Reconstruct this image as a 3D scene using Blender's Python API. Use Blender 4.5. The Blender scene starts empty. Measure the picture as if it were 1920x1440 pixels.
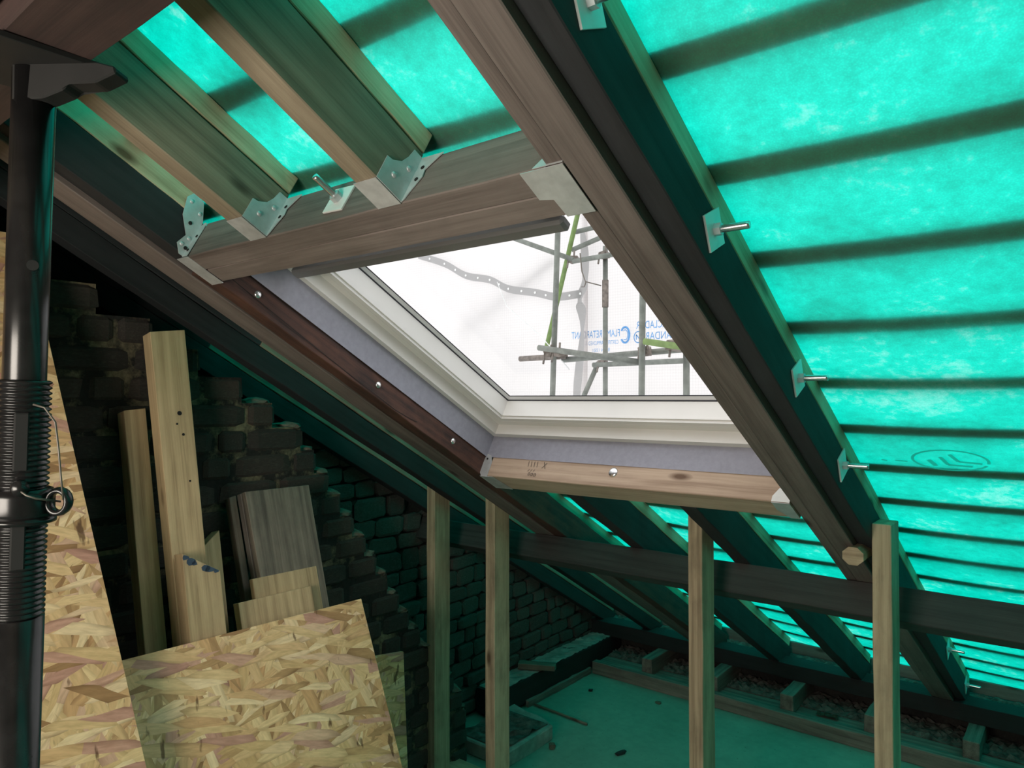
import bpy, bmesh, math, random
from mathutils import Vector, Matrix
rnd = random.Random(7)
scene = bpy.context.scene
COL = scene.collection

# ------------------------------------------------------------------ camera
CAMZ = 1.6
SL = math.radians(29.589)                      # roof pitch
CS, SN = math.cos(SL), math.sin(SL)
yaw, pitch, roll = [math.radians(a) for a in (38.907, 1.045, -0.055)]
vv = Vector((-math.sin(yaw)*math.cos(pitch), math.cos(yaw)*math.cos(pitch), math.sin(pitch)))
rr = Vector((math.cos(yaw), math.sin(yaw), 0)); uu = rr.cross(vv)
r2 = rr*math.cos(roll) + uu*math.sin(roll); u2 = uu*math.cos(roll) - rr*math.sin(roll)
cd = bpy.data.cameras.new('camera'); cam = bpy.data.objects.new('camera', cd); COL.objects.link(cam)
cam.matrix_world = Matrix(((r2.x, u2.x, -vv.x, 0), (r2.y, u2.y, -vv.y, 0), (r2.z, u2.z, -vv.z, CAMZ), (0, 0, 0, 1)))
cd.sensor_fit = 'HORIZONTAL'; cd.sensor_width = 36; cd.lens = 1345.8/1920*36; cd.clip_start = 0.02
scene.camera = cam

# ------------------------------------------------------------------ world, light, exposure
w = bpy.data.worlds.new('overcast_sky'); scene.world = w; w.use_nodes = True
bgn = w.node_tree.nodes['Background']; bgn.inputs[0].default_value = (0.96, 0.98, 1.0, 1); bgn.inputs[1].default_value = 1.9
scene.view_settings.view_transform = 'Standard'; scene.view_settings.look = 'None'
scene.view_settings.exposure = 0.0; scene.view_settings.gamma = 1.0
scene.view_settings.use_curve_mapping = False
# added warm light for an unseen source, held in an added opening (added_window below)
ld = bpy.data.lights.new('added_warm_light', 'AREA'); ld.shape = 'RECTANGLE'; ld.size = 0.7; ld.size_y = 0.6
ld.energy = 24; ld.color = (1.0, 0.90, 0.77)
lo = bpy.data.objects.new('added_warm_light', ld); COL.objects.link(lo)
lo.location = (-0.70, -0.76, CAMZ - 0.12)
lo.rotation_euler = Vector((0, 1, 0.0)).to_track_quat('-Z', 'Y').to_euler()

# ------------------------------------------------------------------ materials
def new_mat(name):
    m = bpy.data.materials.new(name); m.use_nodes = True
    nt = m.node_tree; b = nt.nodes['Principled BSDF']
    return m, nt, b
def nd(nt, typ, **kw):
    n = nt.nodes.new(typ)
    for k, v in kw.items(): setattr(n, k, v)
    return n
def ramp(nt, fac, stops):
    r = nd(nt, 'ShaderNodeValToRGB'); els = r.color_ramp.elements
    while len(els) < len(stops): els.new(0.5)
    for e, (p, c) in zip(els, stops): e.position = p; e.color = (*c, 1)
    nt.links.new(fac, r.inputs[0]); return r.outputs[0]
def mixc(nt, fac, a, b, mode='MIX'):
    m = nd(nt, 'ShaderNodeMix', data_type='RGBA', blend_type=mode)
    for i, v in ((0, fac), (6, a), (7, b)):
        if isinstance(v, (int, float)): m.inputs[i].default_value = v
        elif isinstance(v, tuple): m.inputs[i].default_value = (*v, 1)
        else: nt.links.new(v, m.inputs[i])
    return m.outputs[2]
def coords(nt, scale=(1, 1, 1), rot=(0, 0, 0), rand=True):
    tc = nd(nt, 'ShaderNodeTexCoord'); mp = nd(nt, 'ShaderNodeMapping')
    mp.inputs['Scale'].default_value = scale; mp.inputs['Rotation'].default_value = rot
    nt.links.new(tc.outputs['Object'], mp.inputs[0])
    if rand:
        oi = nd(nt, 'ShaderNodeObjectInfo'); ml = nd(nt, 'ShaderNodeMath', operation='MULTIPLY')
        nt.links.new(oi.outputs['Random'], ml.inputs[0]); ml.inputs[1].default_value = 37.0
        cb = nd(nt, 'ShaderNodeCombineXYZ')
        for i in range(3): nt.links.new(ml.outputs[0], cb.inputs[i])
        nt.links.new(cb.outputs[0], mp.inputs['Location'])
    return mp.outputs[0]
def noise(nt, vec, scale, detail=4, rough=0.55, dist=0.0):
    n = nd(nt, 'ShaderNodeTexNoise'); n.inputs['Scale'].default_value = scale; n.inputs['Detail'].default_value = detail
    n.inputs['Roughness'].default_value = rough; n.inputs['Distortion'].default_value = dist
    nt.links.new(vec, n.inputs['Vector']); return n.outputs[0]
def bump(nt, b, h, strength=0.3, dist=0.002):
    n = nd(nt, 'ShaderNodeBump'); n.inputs['Strength'].default_value = strength; n.inputs['Distance'].default_value = dist
    nt.links.new(h, n.inputs['Height']); nt.links.new(n.outputs[0], b.inputs['Normal'])

def wood(name, dark, light, stain=None, stain_amt=0.4, grain=1.0, rough=0.75, knots=True, spread=0.25):
    """timber: grain runs along local X"""
    m, nt, b = new_mat(name)
    v = coords(nt, (1.0, 14, 14))
    g1 = noise(nt, v, 2.2*grain, 3, 0.5, 0.6)
    wv = nd(nt, 'ShaderNodeTexWave', wave_type='BANDS', bands_direction='Y')
    v2 = coords(nt, (0.55, 9, 6)); nt.links.new(v2, wv.inputs[0])
    wv.inputs['Scale'].default_value = 1.1*grain; wv.inputs['Distortion'].default_value = 9.0
    wv.inputs['Detail'].default_value = 2; wv.inputs['Detail Scale'].default_value = 0.7
    fine = noise(nt, coords(nt, (1.4, 75, 75)), 3.0, 3, 0.7)
    a = mixc(nt, 0.16, g1, wv.outputs[0]); a = mixc(nt, 0.38, a, fine)
    c = ramp(nt, a, [(0.33, tuple(x*0.85 for x in dark)), (0.5, tuple((x+y)/2 for x, y in zip(dark, light))), (0.68, light)])
    if knots:
        vo = nd(nt, 'ShaderNodeTexVoronoi'); vo.inputs['Scale'].default_value = 1.0
        nt.links.new(coords(nt, (3.2, 9, 9)), vo.inputs[0])
        k = ramp(nt, vo.outputs['Distance'], [(0.05, (0.28, 0.22, 0.18)), (0.13, (1, 1, 1))])
        c = mixc(nt, 1.0, c, k, 'MULTIPLY')
    if stain:
        s = ramp(nt, noise(nt, coords(nt, (3, 6, 6)), 2.4, 5, 0.65), [(0.45, (0, 0, 0)), (0.75, (1, 1, 1))])
        f = nd(nt, 'ShaderNodeMath', operation='MULTIPLY'); nt.links.new(s, f.inputs[0]); f.inputs[1].default_value = stain_amt
        c = mixc(nt, f.outputs[0], c, stain)
    oi = nd(nt, 'ShaderNodeObjectInfo'); hs = nd(nt, 'ShaderNodeHueSaturation')
    mr = nd(nt, 'ShaderNodeMapRange'); nt.links.new(oi.outputs['Random'], mr.inputs[0])
    mr.inputs[3].default_value = 1-spread; mr.inputs[4].default_value = 1+spread
    nt.links.new(mr.outputs[0], hs.inputs['Value']); nt.links.new(c, hs.inputs['Color'])
    nt.links.new(hs.outputs[0], b.inputs['Base Color']); b.inputs['Roughness'].default_value = rough
    bump(nt, b, a, 0.25, 0.002); return m
def plain(name, col, rough=0.6, metal=0.0, var=0.15, scale=8, bumps=0.0):
    m, nt, b = new_mat(name)
    n = noise(nt, coords(nt), scale, 5, 0.6)
    c = ramp(nt, n, [(0.3, tuple(x*(1-var) for x in col)), (0.7, tuple(min(1, x*(1+var)) for x in col))])
    nt.links.new(c, b.inputs['Base Color']); b.inputs['Roughness'].default_value = rough; b.inputs['Metallic'].default_value = metal
    if bumps: bump(nt, b, n, bumps, 0.003)
    return m
M = {}
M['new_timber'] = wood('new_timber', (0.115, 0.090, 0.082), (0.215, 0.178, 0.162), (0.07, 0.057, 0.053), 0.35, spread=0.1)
M['sill_timber'] = wood('sill_timber', (0.36, 0.25, 0.18), (0.56, 0.43, 0.33), (0.22, 0.15, 0.11), 0.25, spread=0.02)
M['pale_timber'] = wood('pale_timber', (0.36, 0.25, 0.13), (0.62, 0.47, 0.27), (0.25, 0.17, 0.10), 0.3, spread=0.12)
M['rafter_timber'] = wood('rafter_timber', (0.145, 0.112, 0.075), (0.285, 0.24, 0.17), (0.10, 0.075, 0.05), 0.3, spread=0.06)
M['stud_timber'] = wood('stud_timber', (0.32, 0.235, 0.15), (0.58, 0.46, 0.31), (0.08, 0.06, 0.045), 0.45, spread=0.12)
M['firring'] = wood('firring', (0.38, 0.29, 0.17), (0.66, 0.54, 0.36), (0.2, 0.13, 0.08), 0.3, spread=0.1)
M['old_timber'] = wood('old_timber', (0.010, 0.0105, 0.012), (0.020, 0.021, 0.0235), (0.034, 0.035, 0.038), 0.35, knots=False, spread=0.2, rough=0.85)
M['charred_timber'] = wood('charred_timber', (0.018, 0.012, 0.012), (0.10, 0.042, 0.030), (0.24, 0.10, 0.06), 0.35, knots=False, spread=0.1)
M['purlin_timber'] = wood('purlin_timber', (0.030, 0.029, 0.029), (0.060, 0.057, 0.055), (0.03, 0.025, 0.025), 0.5, knots=False, spread=0.1)
M['beam_timber'] = wood('beam_timber', (0.026, 0.013, 0.012), (0.055, 0.029, 0.025), (0.015, 0.010, 0.010), 0.5, knots=False, spread=0.1)
M['weathered_timber'] = wood('weathered_timber', (0.10, 0.085, 0.065), (0.26, 0.225, 0.175), (0.05, 0.045, 0.04), 0.5, spread=0.12)
M['batten'] = wood('batten', (0.30, 0.20, 0.12), (0.45, 0.32, 0.2), spread=0.1)
M['dusty_timber'] = wood('dusty_timber', (0.10, 0.085, 0.075), (0.26, 0.23, 0.20), (0.06, 0.05, 0.045), 0.5, knots=False, spread=0.15)
M['galv'] = plain('galvanised_steel', (0.56, 0.58, 0.60), 0.45, 0.4, 0.15, 30)
M['bright_steel'] = plain('bright_zinc', (0.82, 0.82, 0.84), 0.25, 0.95, 0.05, 30)
M['washer'] = plain('zinc_plate', (0.80, 0.82, 0.82), 0.5, 0.1, 0.05, 20)
M['hole'] = plain('dark_hole', (0.01, 0.01, 0.01), 0.9)
M['white_frame'] = plain('white_painted_frame', (0.74, 0.72, 0.70), 0.42, 0, 0.02)
M['gasket'] = plain('black_gasket', (0.012, 0.012, 0.02), 0.5)
M['spacer'] = plain('grey_spacer', (0.66, 0.66, 0.68), 0.4, 0.0, 0.03)
M['bar_grey'] = plain('grey_bar', (0.24, 0.24, 0.25), 0.45, 0.3, 0.05)
M['lining'] = plain('grey_collar', (0.30, 0.30, 0.365), 0.62, 0, 0.08, 60, 0.25)
M['prop_black'] = plain('black_prop_paint', (0.014, 0.0135, 0.014), 0.23, 0.15, 0.35, 25, 0.02)
M['prop_dull'] = plain('dull_prop_steel', (0.006, 0.0056, 0.0055), 0.75, 0.0, 0.4, 25, 0.1)
M['scaffold'] = plain('scaffold_galv', (0.17, 0.18, 0.16), 0.6, 0.2, 0.3, 14)
M['scaffold_green'] = plain('scaffold_green_paint', (0.16, 0.24, 0.075), 0.6, 0.1, 0.25, 14)
M['coupler'] = plain('rusty_coupler', (0.20, 0.17, 0.15), 0.7, 0.4, 0.4, 30)
M['wire'] = plain('wire', (0.16, 0.14, 0.12), 0.5, 0.6)
M['cord'] = plain('white_cord', (0.7, 0.7, 0.7), 0.7)
M['blue_print'] = plain('blue_print', (0.10, 0.30, 0.62), 0.7)
M['paint_blue'] = plain('dried_blue_paint', (0.035, 0.06, 0.10), 0.5)
M['pencil'] = plain('pencil_mark', (0.05, 0.04, 0.04), 0.8)
M['white_sheet_card'] = plain('white_card', (0.8, 0.8, 0.78), 0.8)
M['plaster'] = plain('plaster', (0.40, 0.34, 0.29), 0.9)
M['debris'] = plain('debris', (0.085, 0.075, 0.068), 0.95, 0, 0.75, 30, 0.8)
M['concrete'] = plain('old_concrete', (0.30, 0.28, 0.26), 0.9, 0, 0.35, 14, 0.4)

def brick_mat(name, base, alt, dust):
    m, nt, b = new_mat(name)
    oi = nd(nt, 'ShaderNodeObjectInfo')
    c = mixc(nt, oi.outputs['Random'], base, alt)
    n = noise(nt, coords(nt), 14, 6, 0.65)
    d = ramp(nt, noise(nt, coords(nt), 7, 6, 0.7), [(0.52, (0, 0, 0)), (0.78, (0.55, 0.55, 0.55))])
    c = mixc(nt, d, c, dust)
    c = mixc(nt, 0.6, c, ramp(nt, n, [(0.3, (0.35, 0.35, 0.35)), (0.7, (1, 1, 1))]), 'MULTIPLY')
    nt.links.new(c, b.inputs['Base Color']); b.inputs['Roughness'].default_value = 0.92
    bump(nt, b, n, 0.5, 0.004); return m
M['brick'] = brick_mat('sooty_brick', (0.040, 0.033, 0.029), (0.062, 0.047, 0.038), (0.085, 0.075, 0.06))
M['stone'] = brick_mat('dusty_stone', (0.07, 0.062, 0.058), (0.12, 0.105, 0.095), (0.17, 0.155, 0.14))
def mortar_mat(name, lo_c, hi_c, t0, t1):
    m, nt, b = new_mat(name)
    n = noise(nt, coords(nt, rand=False), 5.5, 6, 0.7)
    f = noise(nt, coords(nt, rand=False), 70, 4, 0.6)
    c = ramp(nt, n, [(t0, lo_c), (t1, hi_c)])
    c = mixc(nt, 0.5, c, ramp(nt, f, [(0.35, (0.25, 0.25, 0.25)), (0.65, (1, 1, 1))]), 'MULTIPLY')
    nt.links.new(c, b.inputs['Base Color']); b.inputs['Roughness'].default_value = 0.95
    bump(nt, b, f, 0.6, 0.004); return m
M['mortar'] = mortar_mat('lime_mortar', (0.020, 0.018, 0.016), (0.25, 0.205, 0.125), 0.49, 0.63)
M['mortar_pale'] = mortar_mat('pale_mortar', (0.10, 0.088, 0.065), (0.26, 0.235, 0.18), 0.3, 0.7)
M['wall_dark'] = mortar_mat('dark_wall', (0.02, 0.018, 0.018), (0.05, 0.045, 0.04), 0.4, 0.7)

def osb():
    m, nt, b = new_mat('oriented_strand_board')
    base = None
    cols = [(0.0, (0.34, 0.18, 0.08)), (0.14, (0.62, 0.40, 0.19)), (0.40, (0.80, 0.58, 0.32)), (0.62, (0.60, 0.34, 0.16)), (0.78, (0.86, 0.66, 0.41)), (0.92, (0.58, 0.32, 0.24)), (1.0, (0.50, 0.26, 0.20))]
    angs = [0.15, 1.1, -0.75, 0.55, -0.3, 1.5, -1.25]
    for i, a in enumerate(angs):
        tc = nd(nt, 'ShaderNodeTexCoord')
        r1 = nd(nt, 'ShaderNodeMapping'); r1.inputs['Rotation'].default_value = (0, 0, a); r1.inputs['Location'].default_value = (i*3.7, i*1.9, 0)
        nt.links.new(tc.outputs['Object'], r1.inputs[0])
        dn = nd(nt, 'ShaderNodeTexNoise'); dn.inputs['Scale'].default_value = 6; nt.links.new(r1.outputs[0], dn.inputs['Vector'])
        dm = nd(nt, 'ShaderNodeVectorMath', operation='SCALE'); nt.links.new(dn.outputs['Color'], dm.inputs[0]); dm.inputs['Scale'].default_value = 0.02
        ad = nd(nt, 'ShaderNodeVectorMath', operation='ADD'); nt.links.new(r1.outputs[0], ad.inputs[0]); nt.links.new(dm.outputs[0], ad.inputs[1])
        sc = nd(nt, 'ShaderNodeMapping'); k = [1.0, 1.6, 0.9, 2.1, 1.15, 1.9, 1.5][i]
        sc.inputs['Scale'].default_value = (6.0*k, 32*k, 1); nt.links.new(ad.outputs[0], sc.inputs[0])
        vo = nd(nt, 'ShaderNodeTexVoronoi', voronoi_dimensions='2D'); vo.inputs['Scale'].default_value = 1.0; vo.inputs['Randomness'].default_value = 1.0
        nt.links.new(sc.outputs[0], vo.inputs['Vector'])
        sep = nd(nt, 'ShaderNodeSeparateColor'); nt.links.new(vo.outputs['Color'], sep.inputs[0])
        c = ramp(nt, sep.outputs[0], cols)
        gr = noise(nt, sc.outputs[0], 2.6, 3, 0.6)
        c = mixc(nt, 0.55, c, ramp(nt, gr, [(0.3, (0.72, 0.66, 0.58)), (0.65, (1.2, 1.2, 1.2))]), 'MULTIPLY')
        edge = ramp(nt, vo.outputs['Distance'], [(0.50, (1.1, 1.06, 1.0)), (0.90, (0.45, 0.34, 0.25))])
        c = mixc(nt, 0.6, c, edge, 'MULTIPLY')
        if base is None: base = c
        else:
            mk = ramp(nt, sep.outputs[1], [(0.60, (0, 0, 0)), (0.62, (1, 1, 1))]); base = mixc(nt, mk, base, c)
    dk = ramp(nt, noise(nt, coords(nt, (9, 26, 1), (0, 0, 0.7)), 1.3, 3, 0.5), [(0.28, (0.22, 0.16, 0.12)), (0.335, (1, 1, 1))])
    base = mixc(nt, 0.9, base, dk, 'MULTIPLY')
    nt.links.new(base, b.inputs['Base Color']); b.inputs['Roughness'].default_value = 0.6
    bump(nt, b, base, 0.25, 0.0015); return m
M['osb'] = osb()

def membrane_mat():
    m = bpy.data.materials.new('green_roof_membrane'); m.use_nodes = True; nt = m.node_tree
    for n in list(nt.nodes): nt.nodes.remove(n)
    out = nd(nt, 'ShaderNodeOutputMaterial')
    tr = nd(nt, 'ShaderNodeBsdfTranslucent'); df = nd(nt, 'ShaderNodeBsdfDiffuse'); add = nd(nt, 'ShaderNodeAddShader')
    v = coords(nt, rand=False)
    n1 = noise(nt, v, 4.5, 6, 0.65); n2 = noise(nt, v, 45, 3, 0.7)
    c = ramp(nt, mixc(nt, 0.35, n1, n2), [(0.30, (0.000, 0.32, 0.235)), (0.46, (0.000, 0.49, 0.37)), (0.56, (0.001, 0.60, 0.46)), (0.66, (0.13, 0.66, 0.54))])
    # woven speckle
    vo = nd(nt, 'ShaderNodeTexVoronoi'); vo.inputs['Scale'].default_value = 330; nt.links.new(v, vo.inputs[0])
    sp = ramp(nt, vo.outputs['Distance'], [(0.1, (1.12, 1.12, 1.12)), (0.6, (0.86, 0.86, 0.86))])
    c = mixc(nt, 0.6, c, sp, 'MULTIPLY')
    nt.links.new(c, tr.inputs[0]); df.inputs[0].default_value = (0.055, 0.085, 0.075, 1)
    nt.links.new(tr.outputs[0], add.inputs[0]); nt.links.new(df.outputs[0], add.inputs[1]); nt.links.new(add.outputs[0], out.inputs[0])
    return m
M['membrane'] = membrane_mat()
def sheet_mat(name, t, d, grid=True):
    m = bpy.data.materials.new(name); m.use_nodes = True; nt = m.node_tree
    for n in list(nt.nodes): nt.nodes.remove(n)
    out = nd(nt, 'ShaderNodeOutputMaterial')
    tr = nd(nt, 'ShaderNodeBsdfTranslucent'); df = nd(nt, 'ShaderNodeBsdfDiffuse'); add = nd(nt, 'ShaderNodeAddShader')
    v = coords(nt, rand=False)
    n1 = noise(nt, v, 1.1, 3, 0.5)
    c = ramp(nt, n1, [(0.35, tuple(x*0.93 for x in t)), (0.65, t)])
    if grid:
        for bd in ('X', 'Z'):
            wv = nd(nt, 'ShaderNodeTexWave', wave_type='BANDS', bands_direction=bd); wv.inputs['Scale'].default_value = 11
            nt.links.new(v, wv.inputs[0])
            c = mixc(nt, 0.5, c, ramp(nt, wv.outputs[0], [(0.0, (0.84, 0.82, 0.82)), (0.25, (1, 1, 1))]), 'MULTIPLY')
    nt.links.new(c, tr.inputs[0]); df.inputs[0].default_value = (*d, 1)
    nt.links.new(tr.outputs[0], add.inputs[0]); nt.links.new(df.outputs[0], add.inputs[1]); nt.links.new(add.outputs[0], out.inputs[0])
    return m
M['sheeting'] = sheet_mat('white_scaffold_sheeting', (0.455, 0.43, 0.425), (0.24, 0.23, 0.23))
M['sheet_band'] = sheet_mat('grey_sheet_band', (0.26, 0.25, 0.25), (0.2, 0.2, 0.2), False)
M['teal_print'] = sheet_mat('teal_print', (0.25, 0.50, 0.47), (0.03, 0.06, 0.055), False)
def glass_mat():
    m = bpy.data.materials.new('window_glass'); m.use_nodes = True; nt = m.node_tree
    for n in list(nt.nodes): nt.nodes.remove(n)
    out = nd(nt, 'ShaderNodeOutputMaterial'); t = nd(nt, 'ShaderNodeBsdfTransparent'); g = nd(nt, 'ShaderNodeBsdfGlossy')
    g.inputs['Roughness'].default_value = 0.02; t.inputs[0].default_value = (0.97, 0.975, 0.97, 1)
    mx = nd(nt, 'ShaderNodeMixShader'); lw = nd(nt, 'ShaderNodeLayerWeight'); lw.inputs[0].default_value = 0.5
    fr = nd(nt, 'ShaderNodeMath', operation='POWER'); nt.links.new(lw.outputs['Facing'], fr.inputs[0]); fr.inputs[1].default_value = 5.0
    nt.links.new(fr.outputs[0], mx.inputs[0]); nt.links.new(t.outputs[0], mx.inputs[1]); nt.links.new(g.outputs[0], mx.inputs[2])
    nt.links.new(mx.outputs[0], out.inputs[0]); return m
M['glass'] = glass_mat()
def floor_mat():
    m, nt, b = new_mat('floor_boarding'); v = coords(nt, rand=False)
    n = noise(nt, v, 2.2, 6, 0.65, 0.4); f = noise(nt, v, 30, 4, 0.6)
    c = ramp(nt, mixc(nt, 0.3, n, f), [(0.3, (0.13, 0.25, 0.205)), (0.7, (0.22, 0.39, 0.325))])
    sp = nd(nt, 'ShaderNodeTexVoronoi'); sp.inputs['Scale'].default_value = 24; nt.links.new(v, sp.inputs[0])
    c = mixc(nt, 0.7, c, ramp(nt, sp.outputs['Distance'], [(0.05, (0.4, 0.4, 0.4)), (0.09, (1, 1, 1))]), 'MULTIPLY')
    nt.links.new(c, b.inputs['Base Color']); b.inputs['Roughness'].default_value = 0.8; bump(nt, b, n, 0.2, 0.004); return m
M['floor'] = floor_mat()

# ------------------------------------------------------------------ helpers
WM = {}                                          # world matrices of everything we make
def W(X, s, h): return Vector((X, s*CS + h*SN, -s*SN + h*CS + CAMZ))
EX = Vector((1, 0, 0)); ET = Vector((0, CS, -SN)); EN = Vector((0, SN, CS)); EY = Vector((0, 1, 0)); EZ = Vector((0, 0, 1))
def link(o, mw=None, parent=None):
    COL.objects.link(o); mw = mw or Matrix.Identity(4); WM[o.name] = mw
    if parent is not None:
        o.parent = parent; o.matrix_parent_inverse = WM[parent.name].inverted()
    o.matrix_basis = mw; return o
def tag(o, label=None, cat=None, group=None, kind=None):
    for k, v in (('label', label), ('category', cat), ('group', group), ('kind', kind)):
        if v: o[k] = v
    return o
def empty(name, loc):
    o = bpy.data.objects.new(name, None); o.empty_display_size = 0.05
    return link(o, Matrix.Translation(Vector(loc)))
def from_bm(name, bm, mat, parent=None, mw=None, smooth=False):
    bmesh.ops.recalc_face_normals(bm, faces=bm.faces)
    me = bpy.data.meshes.new(name); bm.to_mesh(me); bm.free()
    if isinstance(mat, str): mat = M[mat]
    me.materials.append(mat)
    if smooth:
        for p in me.polygons: p.use_smooth = True
    return link(bpy.data.objects.new(name, me), mw, parent)
def share(name, me, parent, mw): return link(bpy.data.objects.new(name, me), mw, parent)
def frame(o, ex, ey, ez):
    return Matrix(((ex.x, ey.x, ez.x, o.x), (ex.y, ey.y, ez.y, o.y), (ex.z, ey.z, ez.z, o.z), (0, 0, 0, 1)))
def bm_box(lx, ly, lz, seg=1, bev=0.002, wob=0.0, bm=None, org=(0, 0, 0)):
    bm = bm or bmesh.new(); rings = []
    for i in range(seg+1):
        x = lx*i/seg; ring = []
        for (y, z) in ((0, 0), (ly, 0), (ly, lz), (0, lz)):
            jy = rnd.uniform(-wob, wob); jz = rnd.uniform(-wob, wob)
            ring.append(bm.verts.new((org[0]+x, org[1]+y+jy, org[2]+z+jz)))
        rings.append(ring)
    for a, b in zip(rings, rings[1:]):
        for k in range(4): bm.faces.new((a[k], a[(k+1) % 4], b[(k+1) % 4], b[k]))
    bm.faces.new(rings[0][::-1]); bm.faces.new(rings[-1])
    if bev:
        bmesh.ops.recalc_face_normals(bm, faces=bm.faces)
        es = [e for e in bm.edges if len(e.link_faces) == 2 and e.link_faces[0].normal.angle(e.link_faces[1].normal, 0) > 0.6]
        bmesh.ops.bevel(bm, geom=es, offset=bev, segments=1, affect='EDGES', clamp_overlap=True)
    return bm
def timber(name, origin, ex, ey, size, mat, parent=None, seg=1, bev=0.002, wob=0.0):
    """box with length along ex, width along ey, third axis ex x ey"""
    ex = ex.normalized(); ey = (ey - ex*ey.dot(ex)).normalized(); ez = ex.cross(ey)
    return from_bm(name, bm_box(*size, seg, bev, wob), mat, parent, frame(Vector(origin), ex, ey, ez))
def roofbox(name, X0, X1, s0, s1, h0, h1, mat, parent=None, along='s', seg=1, bev=0.002, wob=0.0):
    if along == 's':      # ex = ET, ey = EN, ez = ET x EN = +X
        return timber(name, W(X0, s0, h0), ET, EN, (s1-s0, h1-h0, X1-X0), mat, parent, seg, bev, wob)
    return timber(name, W(X0, s0, h0), EX, ET*1.0, (X1-X0, s1-s0, -(h1-h0)), mat, parent, seg, bev, wob) if False else \
        timber(name, W(X0, s1, h0), EX, EN, (X1-X0, h1-h0, s1-s0), mat, parent, seg, bev, wob)
def zbox(name, x0, x1, y0, y1, z0, z1, mat, parent=None, along='x', seg=1, bev=0.002, wob=0.0):
    if along == 'x': return timber(name, (x0, y0, z0), EX, EY, (x1-x0, y1-y0, z1-z0), mat, parent, seg, bev, wob)
    if along == 'y': return timber(name, (x1, y0, z0), EY, -EX, (y1-y0, x1-x0, z1-z0), mat, parent, seg, bev, wob)
    return timber(name, (x0, y0, z0), EZ, EX, (z1-z0, x1-x0, y1-y0), mat, parent, seg, bev, wob)
def tube_bm(pts, r, n=12, bm=None, cap=True):
    bm = bm or bmesh.new(); pts = [Vector(p) for p in pts]; rings = []
    for i, p in enumerate(pts):
        d = (pts[min(i+1, len(pts)-1)] - pts[max(i-1, 0)]).normalized()
        a = d.cross(EZ if abs(d.z) < 0.9 else EX).normalized(); b = d.cross(a)
        rings.append([bm.verts.new(p + (a*math.cos(t) + b*math.sin(t))*r) for t in [2*math.pi*k/n for k in range(n)]])
    for a, b in zip(rings, rings[1:]):
        for k in range(n): bm.faces.new((a[k], a[(k+1) % n], b[(k+1) % n], b[k]))
    if cap: bm.faces.new(rings[0][::-1]); bm.faces.new(rings[-1])
    return bm
def tube(name, pts, r, mat, parent=None, n=12, base=None):
    """tube with its own origin at the first point"""
    o = Vector(pts[0]); mw = Matrix.Translation(o)
    return from_bm(name, tube_bm([Vector(p)-o for p in pts], r, n), mat, parent, mw, True)
def prism(name, poly, ext, mat, parent=None, bev=0.0):
    """polygon of world points extruded by vector ext, own origin at first point, local axes: x along first edge"""
    poly = [Vector(p) for p in poly]; o = poly[0]; mw = Matrix.Translation(o)
    bm = bmesh.new(); a = [bm.verts.new(p-o) for p in poly]; b = [bm.verts.new(p-o+ext) for p in poly]; n = len(poly)
    bm.faces.new(a); bm.faces.new(b[::-1])
    for k in range(n): bm.faces.new((a[k], a[(k+1) % n], b[(k+1) % n], b[k]))
    if bev: bmesh.ops.bevel(bm, geom=bm.edges[:], offset=bev, segments=1, affect='EDGES')
    return from_bm(name, bm, mat, parent, mw)
def prism_framed(name, poly2, o, ex, ey, depth, mat, parent=None, bev=0.0):
    """2D polygon in the (ex,ey) frame at o, extruded along ex x ey by depth"""
    ez = ex.cross(ey); bm = bmesh.new()
    a = [bm.verts.new((p[0], p[1], 0)) for p in poly2]; b = [bm.verts.new((p[0], p[1], depth)) for p in poly2]; n = len(poly2)
    bm.faces.new(a); bm.faces.new(b[::-1])
    for k in range(n): bm.faces.new((a[k], a[(k+1) % n], b[(k+1) % n], b[k]))
    if bev: bmesh.ops.bevel(bm, geom=bm.edges[:], offset=bev, segments=1, affect='EDGES')
    return from_bm(name, bm, mat, parent, frame(Vector(o), ex, ey, ez))
def struct(o): o['kind'] = 'structure'; return o

# ------------------------------------------------------------------ the room shell
FX0, FX1, FY0, FY1 = -2.62, 1.62, -1.02, 4.3
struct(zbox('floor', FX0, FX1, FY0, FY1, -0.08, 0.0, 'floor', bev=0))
def gable(name, x0, x1, mat, label):
    """gable wall: follows the roof slope just under the membrane"""
    zr = lambda y: CAMZ + (0.83 - y*SN)/CS
    return struct(tag(prism(name, [(x0, FY0, 0), (x0, FY1, 0), (x0, FY1, zr(FY1)), (x0, FY0, zr(FY0))], EX*(x1-x0), mat), label))
gable('wall_right', 1.6, 1.7, 'plaster', 'plain plastered wall closing the loft on the right')
# back wall with an added opening behind the camera for the warm light
YB = -0.80
wb = struct(zbox('wall_back', FX0, -1.09, YB-0.1, YB, 0.0, 3.0, 'plaster', bev=0))
zbox('wall_panel', -0.31, 1.62, YB-0.1, YB, 0.0, 3.0, 'plaster', wb, bev=0)
zbox('wall_panel', -1.09, -0.31, YB-0.1, YB, 0.0, 1.13, 'plaster', wb, bev=0)
zbox('wall_panel', -1.09, -0.31, YB-0.1, YB, 1.83, 3.0, 'plaster', wb, bev=0)
w2 = struct(empty('added_window', (-0.70, YB, 1.13)))  # added opening, made to carry the warm area light
for (a, b_, c, d) in ((-1.09, -1.05, 1.13, 1.83), (-0.35, -0.31, 1.13, 1.83), (-1.05, -0.35, 1.13, 1.17), (-1.05, -0.35, 1.79, 1.83)):
    zbox('window_frame', a, b_, YB-0.1, YB+0.02, c, d, 'white_frame', w2)
# boarding above the head of the slope, behind the camera
ce = struct(roofbox('ceiling', -2.6, 1.62, -1.75, -0.02, 0.84, 0.87, 'plaster', along='x', bev=0))

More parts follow.
